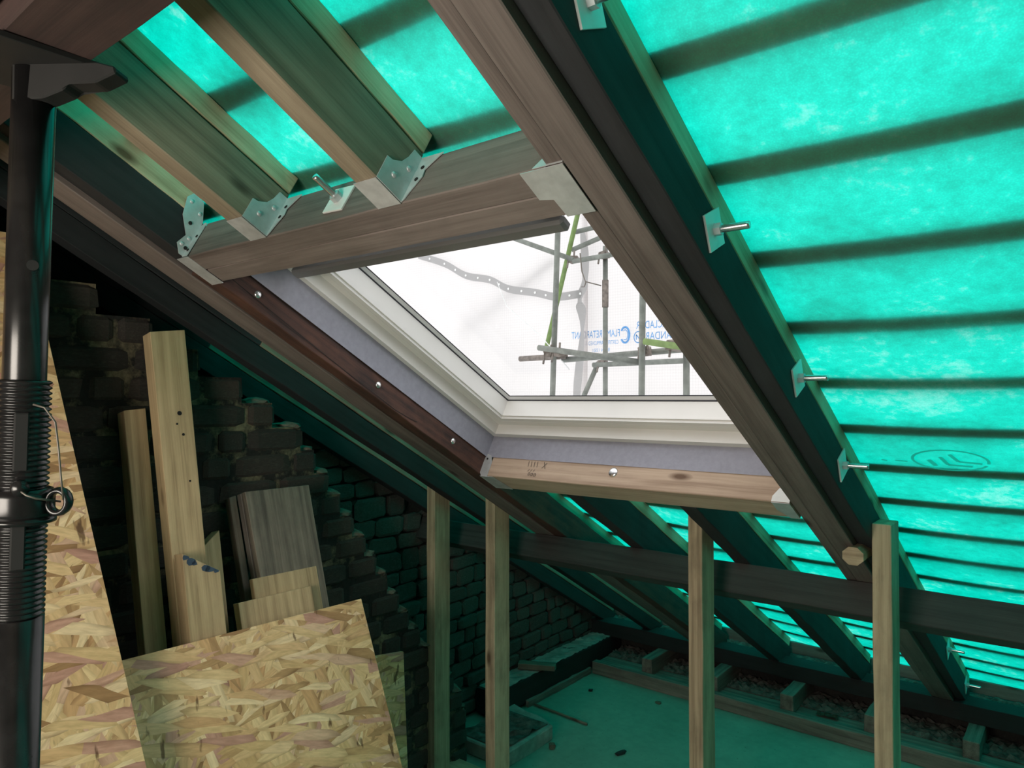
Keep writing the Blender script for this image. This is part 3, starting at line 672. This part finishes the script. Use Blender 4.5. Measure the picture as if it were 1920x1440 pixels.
# ------------------------------------------------------------------ stud posts
def stud(X0, y0, ztop, label, mat='stud_timber'):
    return tag(zbox('stud_post', X0, X0+0.047, y0, y0+0.090, 0.0, ztop, mat, along='z', seg=8, wob=0.001), label, 'stud', 'studs under the rafters')
stud(-2.150, 2.10, CAMZ-0.30, 'upright timber stud nearest the brick pier')
stud(-1.8285, 2.10, CAMZ-0.30, 'upright timber stud at the left trimmer rafter')
stud(-0.9885, 2.10, CAMZ-0.30, 'upright timber stud below the right end of the sill beam')
stud(-0.461, 2.10, CAMZ-0.338, 'upright timber stud nailed to the right trimmer, rightmost')
sp_ = tag(zbox('sole_plate', -2.2, 0.4, 2.195, 2.285, 0.0, 0.045, 'stud_timber'), 'timber sole plate on the floor behind the studs', 'timber')
# chamfered end of a timber beside the rightmost stud
oc = [(0.027*math.cos(t), 0.027*math.sin(t)) for t in [math.pi/8+math.pi/4*k for k in range(8)]]
o = Vector((-0.500, 2.065, CAMZ-0.425))
tag(prism_framed('timber_block', [(x*1.05, y*0.95) for x, y in oc], o, EX, EZ, -0.2, 'stud_timber'), 'short chamfered timber block under the right trimmer beside the rightmost stud', 'timber')

# ------------------------------------------------------------------ boards and timbers leaning on the brick pier
def lean_board(name, yz, Xt, Zt, k, th, mat, label, cat, parent=None, group=None, bev=0.0015):
    """front face polygon given by (y, z) on the plane X = Xt + k (Zt - z); z measured from the camera height"""
    nrm = Vector((1, 0, k)).normalized(); up = Vector((-k, 0, 1)).normalized()     # up the board
    y0, z0 = yz[0]; o = Vector((Xt + k*(Zt-z0), y0, z0+CAMZ)); sec = math.sqrt(1+k*k)
    # local x runs up the board (grain), local y runs along -Y
    poly = [((z-z0)*sec, -(y-y0)) for y, z in yz]
    ex, ey = up, -EY; ez = ex.cross(ey)
    dep = -th if ez.dot(nrm) > 0 else th
    ob = prism_framed(name, poly, o, ex, ey, dep, mat, parent, bev)
    return tag(ob, label, cat, group)
FZ = -1.6
lean_board('strand_board', [(-0.35, 0.395), (0.624, 0.406), (0.733, -0.813), (0.803, FZ), (-0.35, FZ)], -2.06, 0.4, 0.36, 0.018, 'osb', 'tall strand board leaning behind the steel prop', 'board', group='strand boards')
lean_board('strand_board', [(0.60, -0.624), (1.473, -0.635), (1.474, FZ), (0.60, FZ)], -1.80, -0.635, 0.41, 0.018, 'osb', 'wide strand board leaning in front of the loose timbers', 'board', group='strand boards')
lean_board('strand_board', [(1.66, -0.955), (1.928, -0.993), (1.927, FZ), (1.66, FZ)], -2.1, -1.0, 0.06, 0.018, 'osb', 'narrow green-lit strand board upright against the brick pier', 'board', group='strand boards')
g_ = 'loose timbers leaning on the brick pier'
t1 = lean_board('loose_timber', [(0.934, 0.186), (1.036, 0.199), (1.020, FZ), (0.940, FZ)], -2.07, 0.19, 0.22, 0.047, 'pale_timber', 'tallest loose timber leaning on the bricks, stained face', 'timber', group=g_)
lean_board('loose_timber', [(0.871, -0.036), (0.930, -0.030), (0.930, FZ), (0.873, FZ)], -2.08, -0.04, 0.215, 0.045, 'pale_timber', 'second tallest loose timber, clean and pale, left of the tallest', 'timber', group=g_)
lean_board('loose_timber', [(1.213, -0.292), (1.446, -0.293), (1.444, FZ), (1.255, FZ)], -2.04, -0.295, 0.30, 0.022, 'weathered_timber', 'wide weathered grey plank leaning on the bricks', 'plank', group=g_)
lean_board('loose_timber', [(1.190, -0.312), (1.213, -0.308), (1.225, FZ), (1.20, FZ)], -2.095, -0.3, 0.30, 0.03, 'weathered_timber', 'thin grey lath standing left of the weathered plank', 'plank', group=g_)
lean_board('loose_timber', [(1.2135, -0.300), (1.30, -0.298), (1.30, FZ), (1.235, FZ)], -2.066, -0.3, 0.30, 0.024, 'dusty_timber', 'dark plank sandwiched behind the weathered plank', 'plank', group=g_)
t4 = lean_board('loose_timber', [(0.937, -0.413), (1.038, -0.476), (1.038, FZ), (0.937, FZ)], -1.88, -0.42, 0.22, 0.045, 'pale_timber', 'short pale timber with slanted paint-splashed top', 'timber', group=g_)
bm = bmesh.new()
nn = Vector((1, 0, .22)).normalized()
for (y, z, a, b) in ((0.945, -0.424, .010, .007), (0.960, -0.437, .012, .010), (0.968, -0.444, .008, .006), (1.000, -0.462, .013, .011), (1.012, -0.466, .016, .009), (1.026, -0.474, .008, .006)):
    vs = []
    for k in range(9):
        t = 2*math.pi*k/9; rr_ = 1+rnd.uniform(-.3, .3); yy = y+a*rr_*math.cos(t); zz = min(z+b*rr_*math.sin(t), -0.413-0.624*(yy-0.937)-0.001)
        vs.append(bm.verts.new(Vector((-1.88+.22*(-.42-zz), yy, zz+CAMZ)) + nn*0.0006))
    bm.faces.new(vs)
from_bm('paint_splash', bm, 'paint_blue', t4)
lean_board('loose_timber', [(1.03, -0.478), (1.135, -0.400), (1.130, FZ), (1.03, FZ)], -2.05, -0.4, 0.22, 0.045, 'pale_timber', 'pale timber with a pointed slanted top, half hidden behind', 'timber', group=g_)
lean_board('loose_timber', [(1.192, -0.544), (1.420, -0.546), (1.419, FZ), (1.195, FZ)], -1.96, -0.55, 0.29, 0.020, 'pale_timber', 'yellow board leaning on the weathered plank', 'board', group=g_)
lean_board('loose_timber', [(1.119, -0.591), (1.367, -0.592), (1.371, FZ), (1.13, FZ)], -1.915, -0.59, 0.29, 0.030, 'pale_timber', 'front yellow board just above the strand board edge', 'board', group=g_)
# screw and knot marks on the tallest timber
for (y, z, r_) in ((0.995, -0.045, 0.0065), (0.985, -0.075, 0.003), (1.0, -0.105, 0.004), (1.006, -0.235, 0.003)):
    p = Vector((-2.07+.22*(.19-z), y, z+CAMZ)) + nn*0.0004
    from_bm('screw_hole', tube_bm([Vector((0, 0, 0)), nn*0.0006], r_, 12), 'hole', t1, Matrix.Translation(p))

# ------------------------------------------------------------------ timber beam and steel prop (near left)
bmz = CAMZ + 0.42
tag(zbox('support_beam', -2.44, 1.58, 0.267, 0.362, bmz, bmz+0.135, 'beam_timber', seg=20, wob=0.0015), 'dark reddish support beam at top left, carried by the steel prop', 'beam')
tag(zbox('packing_timber', -1.7, -0.3, 0.10, 0.262, bmz+0.03, bmz+0.10, 'weathered_timber', seg=4), 'lighter timber beside the support beam at the top left corner', 'timber')
pd = Vector((-0.0362, -0.008, -1.0)).normalized()               # axis downwards, slightly out of plumb
ptop = Vector((-1.037, 0.3225, CAMZ+0.412)); plen = (ptop.z-0.006)/-pd.z
prop = empty('steel_prop', ptop + pd*plen); tag(prop, 'black adjustable steel prop with threaded collar at the left edge', 'prop')
pe = Vector((1.05, -0.32, 0)).normalized(); pex = (pe - pd*pe.dot(pd)).normalized(); pey = (-pd).cross(pex)
PF = lambda dist: frame(ptop + pd*dist, pex, pey, -pd)           # local: x to camera, z up the prop
def lathe(prof, n=32):
    bm = bmesh.new(); rings = []
    for r, z in prof: rings.append([bm.verts.new((r*math.cos(2*math.pi*k/n), r*math.sin(2*math.pi*k/n), z)) for k in range(n)])
    for a, b in zip(rings, rings[1:]):
        for k in range(n): bm.faces.new((a[k], a[(k+1) % n], b[(k+1) % n], b[k]))
    bm.faces.new(rings[0]); bm.faces.new(rings[-1]); return bm
dth = 0.412 - 0.022                               # where the threads begin, below the head
it = from_bm('inner_tube', lathe([(0.0242, 0), (0.0242, -dth-0.30)]), 'prop_black', prop, PF(0.0), True)
for z_ in (0.165, 0.005):
    dd = 0.412 - z_
    from_bm('pin_hole', lathe([(0.0066, 0), (0.0066, 0.0018)], 18), 'hole', it, frame(ptop+pd*dd+(pex*0.0232+pey*0.0045).normalized()*0.0233, pey, -pd, pex))
prof = []
zz = 0.0
for k in range(44):
    prof += [(0.0272, zz), (0.0305, zz-0.0022), (0.0305, zz-0.0036), (0.0272, zz-0.0058)]; zz -= 0.0068
from_bm('threaded_sleeve', lathe(prof, 36), 'prop_black', prop, PF(dth), True)
from_bm('outer_tube', lathe([(0.0302, 0), (0.0302, -(plen-dth+zz)+0.006)]), 'prop_black', prop, PF(dth-zz), True)
for (a, b) in ((0.04, 0.113), (0.178, 0.235)):
    from_bm('slot', bm_box(0.010, 0.0165, b-a, 1, 0.002, 0, None, (0.0208, -0.0095, -b)), 'hole', prop, PF(dth))
cz = 0.136
col = from_bm('collar_nut', lathe([(0.031, 0.0), (0.0365, 0.002), (0.0378, 0.010), (0.0378, 0.030), (0.0355, 0.038), (0.031, 0.040)]), 'prop_black', prop, PF(dth+cz+0.040), True)
from_bm('collar_flange', lathe([(0.031, 0.0), (0.0400, 0.001), (0.0400, 0.007), (0.033, 0.009)]), 'prop_black', prop, PF(dth+cz+0.044), True)
# collar ear ring
side = r2.copy(); ec = ptop+pd*(dth+cz+0.018)+side*0.0485
bm = bmesh.new(); nR, nr = 22, 8
ra, rb2 = side, (-pd)
rg = []
for i in range(nR):
    t = 2*math.pi*i/nR; c = ra*math.cos(t)*0.0125+rb2*math.sin(t)*0.0145
    dirn = (ra*math.cos(t)+rb2*math.sin(t)); ax = ra.cross(rb2)
    rg.append([bm.verts.new(c+dirn*0.0042*math.cos(q)+ax*0.008*math.sin(q)) for q in [2*math.pi*k/nr for k in range(nr)]])
for i in range(nR):
    a, b = rg[i], rg[(i+1) % nR]
    for k in range(nr): bm.faces.new((a[k], a[(k+1) % nr], b[(k+1) % nr], b[k]))
from_bm('handle_ring', bm, 'prop_black', col, Matrix.Translation(ec), True)
pc = ptop+pd*(dth+cz-0.004)+pex*0.030+pey*-0.004
from_bm('locking_pin', tube_bm([Vector((0, 0, 0))-pex*0.02, pex*0.016+pey*0.004], 0.0095, 16), 'prop_black', prop, Matrix.Translation(pc), True)
w0 = ptop+pd*(dth+0.030)+pex*0.026+side*0.012
pts = [w0, w0+side*0.014+pd*0.004, w0+side*0.028+pd*0.022, w0+side*0.033+pd*0.055, w0+side*0.037+pd*0.09, w0+side*0.041+pd*0.118]
tube('wire_loop', pts, 0.0013, 'wire', prop, 8)
tube('wire_loop', [pc+pex*0.012, pc+side*0.012+pd*0.008+pex*0.012, pc+side*0.024+pd*0.012+pex*0.01, ec+side*0.002], 0.0013, 'wire', prop, 8)
# forked head plate with curved lugs
hp = [(-0.075, -0.06), (0.075, -0.06), (0.075, 0.06), (-0.075, 0.06)]
prism_framed('head_plate', hp, ptop + Vector((0, 0, 0.0)), EX, EY, 0.008, 'prop_dull', prop, 0.001)
lug = [(-0.02, 0.0), (0.088, 0.0), (0.11, -0.006), (0.112, -0.014), (0.086, -0.026), (0.052, -0.026), (0.046, -0.034), (0.020, -0.044), (-0.02, -0.046)]
prism_framed('head_lug', lug, ptop + Vector((0, 0.010, 0.002)) - EY*0.0, (EX*0.80+EY*0.60).normalized(), EZ, 0.03, 'prop_dull', prop, 0.002)
prism_framed('base_plate', [(-0.075, -0.075), (0.075, -0.075), (0.075, 0.075), (-0.075, 0.075)], ptop+pd*plen - Vector((0, 0, 0.006)), EX, EY, 0.006, 'prop_black', prop)

# ------------------------------------------------------------------ scaffold and sheeting outside
def ext(a, b, t0, t1):
    a, b = Vector(a), Vector(b); d = b-a; return a+d*t0, a+d*t1
def scaf(p, q, label, mat='scaffold', t0=0.0, t1=1.0):
    a, b = ext(p, q, t0, t1)
    return tag(tube('scaffold_tube', [a, b], 0.0242, mat, None, 16), label, 'scaffold tube', 'scaffold tubes outside')
scaf((-3.495, 4.95, 3.019), (-3.554, 4.95, 1.62), 'upright grey scaffold tube, leftmost seen through the roof window', t0=-1.9, t1=2.3)
scaf((-3.927, 5.9, 3.404), (-4.315, 5.9, 2.086), 'green painted leaning scaffold tube seen through the roof window', 'scaffold_green', -1.6, 1.0)
scaf((-3.61, 5.9, 2.977), (-3.616, 5.9, 1.612), 'upright scaffold tube with a joint sleeve in mid window', 'scaffold', -0.05, 2.3)
scaf((-2.64, 4.85, 2.366), (-2.652, 4.85, 1.609), 'upright scaffold tube crossing the printed sheeting', t0=-4.0, t1=3.2)
scaf((-2.333, 4.95, 2.012), (-2.335, 4.95, 1.609), 'upright scaffold tube close to the right trimmer', t0=0.0, t1=5.0)
scaf((-3.723, 5.95, 1.934), (-3.891, 5.95, 1.613), 'short slanting scaffold brace below the ledger tubes', t0=0.0, t1=3.5)
scaf((-3.647, 4.88, 2.019), (-2.916, 4.88, 1.903), 'sloping scaffold tube with an open end at left', t0=0, t1=1.35)
scaf((-3.944, 5.0, 1.939), (-3.445, 5.0, 1.944), 'stub of brownish horizontal tube poking out at left', 'coupler', 0, 1.0)
scaf((-3.442, 5.02, 1.918), (-2.44, 5.02, 1.957), 'horizontal ledger tube tying the uprights', t0=-0.05, t1=1.3)
scaf((-3.673, 5.85, 1.908), (-2.743, 5.85, 1.918), 'rear horizontal ledger tube near the sheeting', t0=-0.05, t1=1.3)
scaf((-2.574, 4.75, 2.012), (-2.226, 4.75, 1.949), 'green painted tube end pointing at the camera', 'scaffold_green', 0, 1.6)
scaf((-4.897, 5.8, 3.353), (-3.912, 5.8, 2.938), 'long sloping scaffold tube near the window head', t0=-0.4, t1=1.0)
scaf((-3.912, 5.8, 2.922), (-3.462, 5.8, 2.933), 'short horizontal scaffold tube between green tube and sleeve upright', t0=0, t1=1.3)
scaf((-4.014, 6.0, 3.26), (-3.762, 6.0, 3.276), 'highest short scaffold tube beside the green tube', t0=0, t1=1.8)
scaf((-4.094, 6.05, 3.097), (-3.825, 6.05, 3.159), 'thin raking tube above the short horizontal tube', t0=0, t1=1.8)
scaf((-5.75, 6.29, 2.355), (-4.45, 6.29, 3.06), 'raking tube outside the sheeting, seen as a grey shadow band')
tag(tube('joint_sleeve', [(-3.6115, 5.9, 2.72), (-3.613, 5.9, 2.46)], 0.031, 'coupler'), 'sleeve coupler joining the mid window upright', 'coupler')
def coupler(p, label, ly=0.075):
    c = empty('tube_coupler', p); tag(c, label, 'coupler', 'scaffold couplers')
    me = rough_block(0.085, ly, 0.07, 0.008); me.materials.append(M['coupler']); share('clamp_body', me, c, Matrix.Translation(p))
    p = Vector(p); tube('clamp_bolt', [p+Vector((0.03, -0.03, -0.01)), p+Vector((0.05, -0.05, 0.075))], 0.009, 'coupler', c, 8)
    tube('clamp_bolt', [p+Vector((-0.03, -0.03, 0.01)), p+Vector((-0.035, -0.05, -0.085))], 0.009, 'coupler', c, 8)
coupler((-3.58, 4.95, 1.965), 'rusty coupler at the left end of the sloping tube')
coupler((-3.47, 4.92, 1.975), 'rusty coupler on the leftmost upright')
coupler((-2.66, 4.92, 1.945), 'rusty coupler where the ledger meets the upright by the print')
coupler((-3.63, 5.88, 1.92), 'rusty coupler at the foot of the sleeved upright')
coupler((-2.36, 4.845, 1.975), 'rusty coupler below the green tube end', 0.19)
coupler((-3.95, 5.85, 2.95), 'dark coupler at the crossing on the green tube')
coupler((-3.60, 5.86, 2.95), 'pale coupler on top of the sleeved upright')
def cloth(name, x0, x1, y, z0, z1, mat, label, amp, ph, nx=60, nz=30):
    bm = bmesh.new(); g = []
    for i in range(nx+1):
        col_ = []
        for j in range(nz+1):
            x = x0+(x1-x0)*i/nx; z = z0+(z1-z0)*j/nz
            col_.append(bm.verts.new((x, y+amp*(math.sin(x*1.7+z*0.9+ph)+0.5*math.sin(x*3.1-z*1.6+ph*2)), z)))
        g.append(col_)
    for i in range(nx):
        for j in range(nz): bm.faces.new((g[i][j], g[i+1][j], g[i+1][j+1], g[i][j+1]))
    return tag(from_bm(name, bm, mat, smooth=True), label, 'sheeting')
sh1 = cloth('scaffold_sheeting', -9.0, -4.02, 6.20, -1.0, 6.0, 'sheeting', 'white translucent scaffold sheeting left of the seam, seen through the window', 0.025, 0.3)
sh2 = cloth('scaffold_sheeting', -4.08, 2.5, 6.26, -1.0, 6.0, 'sheeting', 'white printed scaffold sheeting right of the seam, seen through the window', 0.008, 1.4)
# reinforcing band with eyelets
bp = [(-6.437, 3.348), (-5.98, 3.189), (-5.636, 3.012), (-5.269, 2.924), (-4.998, 2.796), (-4.629, 2.72), (-4.35, 2.65), (-4.05, 2.656)]
def smoothpts(p, n=6):
    out = []
    for i in range(len(p)-1):
        p0, p1, p2, p3 = p[max(i-1, 0)], p[i], p[i+1], p[min(i+2, len(p)-1)]
        for k in range(n):
            t = k/n; out.append(tuple(0.5*((2*b)+(-a+c)*t+(2*a-5*b+4*c-d)*t*t+(-a+3*b-3*c+d)*t**3) for a, b, c, d in zip(p0, p1, p2, p3)))
    return out+[p[-1]]
sp2 = smoothpts(bp); bm = bmesh.new(); prev = None
for (x, z) in sp2:
    cur = [bm.verts.new((x, 6.135, z-0.042)), bm.verts.new((x, 6.135, z+0.042))]
    if prev: bm.faces.new((prev[0], cur[0], cur[1], prev[1]))
    prev = cur
bn = from_bm('reinforcing_band', bm, 'sheet_band', sh1); tag(bn, 'wavy grey band with eyelets')
for k, (x, z) in enumerate(sp2[3::3]):
    from_bm('eyelet', tube_bm([(0, 0, 0), (0, -0.006, 0)], 0.012, 10), 'white_sheet_card', bn, Matrix.Translation((x, 6.133, z)))
# loose hanging strip at the seam
st = smoothpts([(-4.034, 3.304), (-3.991, 2.81), (-4.069, 2.601), (-4.031, 2.381), (-4.098, 1.613), (-4.12, 0.6)]); bm = bmesh.new(); prev = None
for i, (x, z) in enumerate(st):
    wd = 0.035+0.03*abs(math.sin(i*0.5)); cur = [bm.verts.new((x-wd, 6.16+0.02*math.sin(i*.7), z)), bm.verts.new((x+wd, 6.12, z))]
    if prev: bm.faces.new((prev[0], cur[0], cur[1], prev[1]))
    prev = cur
tag(from_bm('seam_strip', bm, 'sheet_band', sh2), 'loose grey edge strip at the seam')
# back-to-front printing on the sheeting (it faces outwards)
def text(body, x, z, size, parent, sx=1.0):
    c = bpy.data.curves.new('print', 'FONT'); c.body = body; c.size = size; c.align_x = 'LEFT'
    t = bpy.data.objects.new('print', c); COL.objects.link(t)
    dg = bpy.context.evaluated_depsgraph_get(); me = bpy.data.meshes.new_from_object(t.evaluated_get(dg))
    bpy.data.objects.remove(t); me.materials.append(M['blue_print'])
    mw = Matrix.Translation((x, 6.225, z)) @ Matrix.Rotation(math.pi, 4, 'Z') @ Matrix.Rotation(math.pi/2, 4, 'X') @ Matrix.Diagonal((sx, 1, 1, 1))
    return link(bpy.data.objects.new('printed_text', me), mw, parent)
text('FLAME RETARDANT', -3.64, 2.205, 0.105, sh2, 0.62)
text('CERTIFIED APPROVED IS & TS', -3.66, 2.13, 0.058, sh2, 0.62)
text('BS EN 13501', -3.76, 2.06, 0.05, sh2, 0.8)
text('POWERCLAD FR', -2.93, 2.265, 0.105, sh2, 0.68)
text('STANDARD', -3.00, 2.155, 0.105, sh2, 0.76)
bm = bmesh.new()
for rad, t0, t1, wd in ((0.078, 0.55, 5.75, 0.022), (0.05, 0.9, 5.3, 0.009)):
    pts = [(-3.585-rad*0.62*math.cos(t0+(t1-t0)*k/22), 2.215+rad*math.sin(t0+(t1-t0)*k/22)) for k in range(23)]
    for poly in stroke(pts, wd): bm.faces.new([bm.verts.new((x, 6.225, z)) for x, z in poly])
tag(from_bm('printed_swirl', bm, 'blue_print', sh2), 'blue swirl emblem')
bm = bmesh.new()
for poly in stroke([(-3.44+0.045*math.cos(2*math.pi*k/20), 2.185+0.055*math.sin(2*math.pi*k/20)) for k in range(21)], 0.010) + stroke([(-3.46, 2.16), (-3.46, 2.21), (-3.42, 2.16), (-3.42, 2.21)], 0.010):
    bm.faces.new([bm.verts.new((x, 6.225, z)) for x, z in poly])
from_bm('printed_mark', bm, 'blue_print', sh2)
tag(tube('tie_wire', [(-3.80, 5.75, 2.98), (-3.78, 5.75, 2.80), (-3.74, 5.75, 2.70), (-3.62, 5.84, 2.66)], 0.006, 'wire', None, 6), 'thin tie wire hanging from the short scaffold tube', 'wire')
tag(tube('tie_wire', [(-3.95, 6.0, 2.70), (-3.85, 5.9, 2.68), (-3.74, 5.76, 2.70)], 0.006, 'wire', None, 6), 'thin wire running back to the sheeting', 'wire')
tag(tube('white_cord', [(-5.05, 6.0, 2.86), (-4.75, 5.8, 2.55), (-3.85, 5.2, 2.14), (-3.35, 4.9, 1.83)], 0.0045, 'cord', None, 6), 'white cord stretched across the scaffold', 'cord')
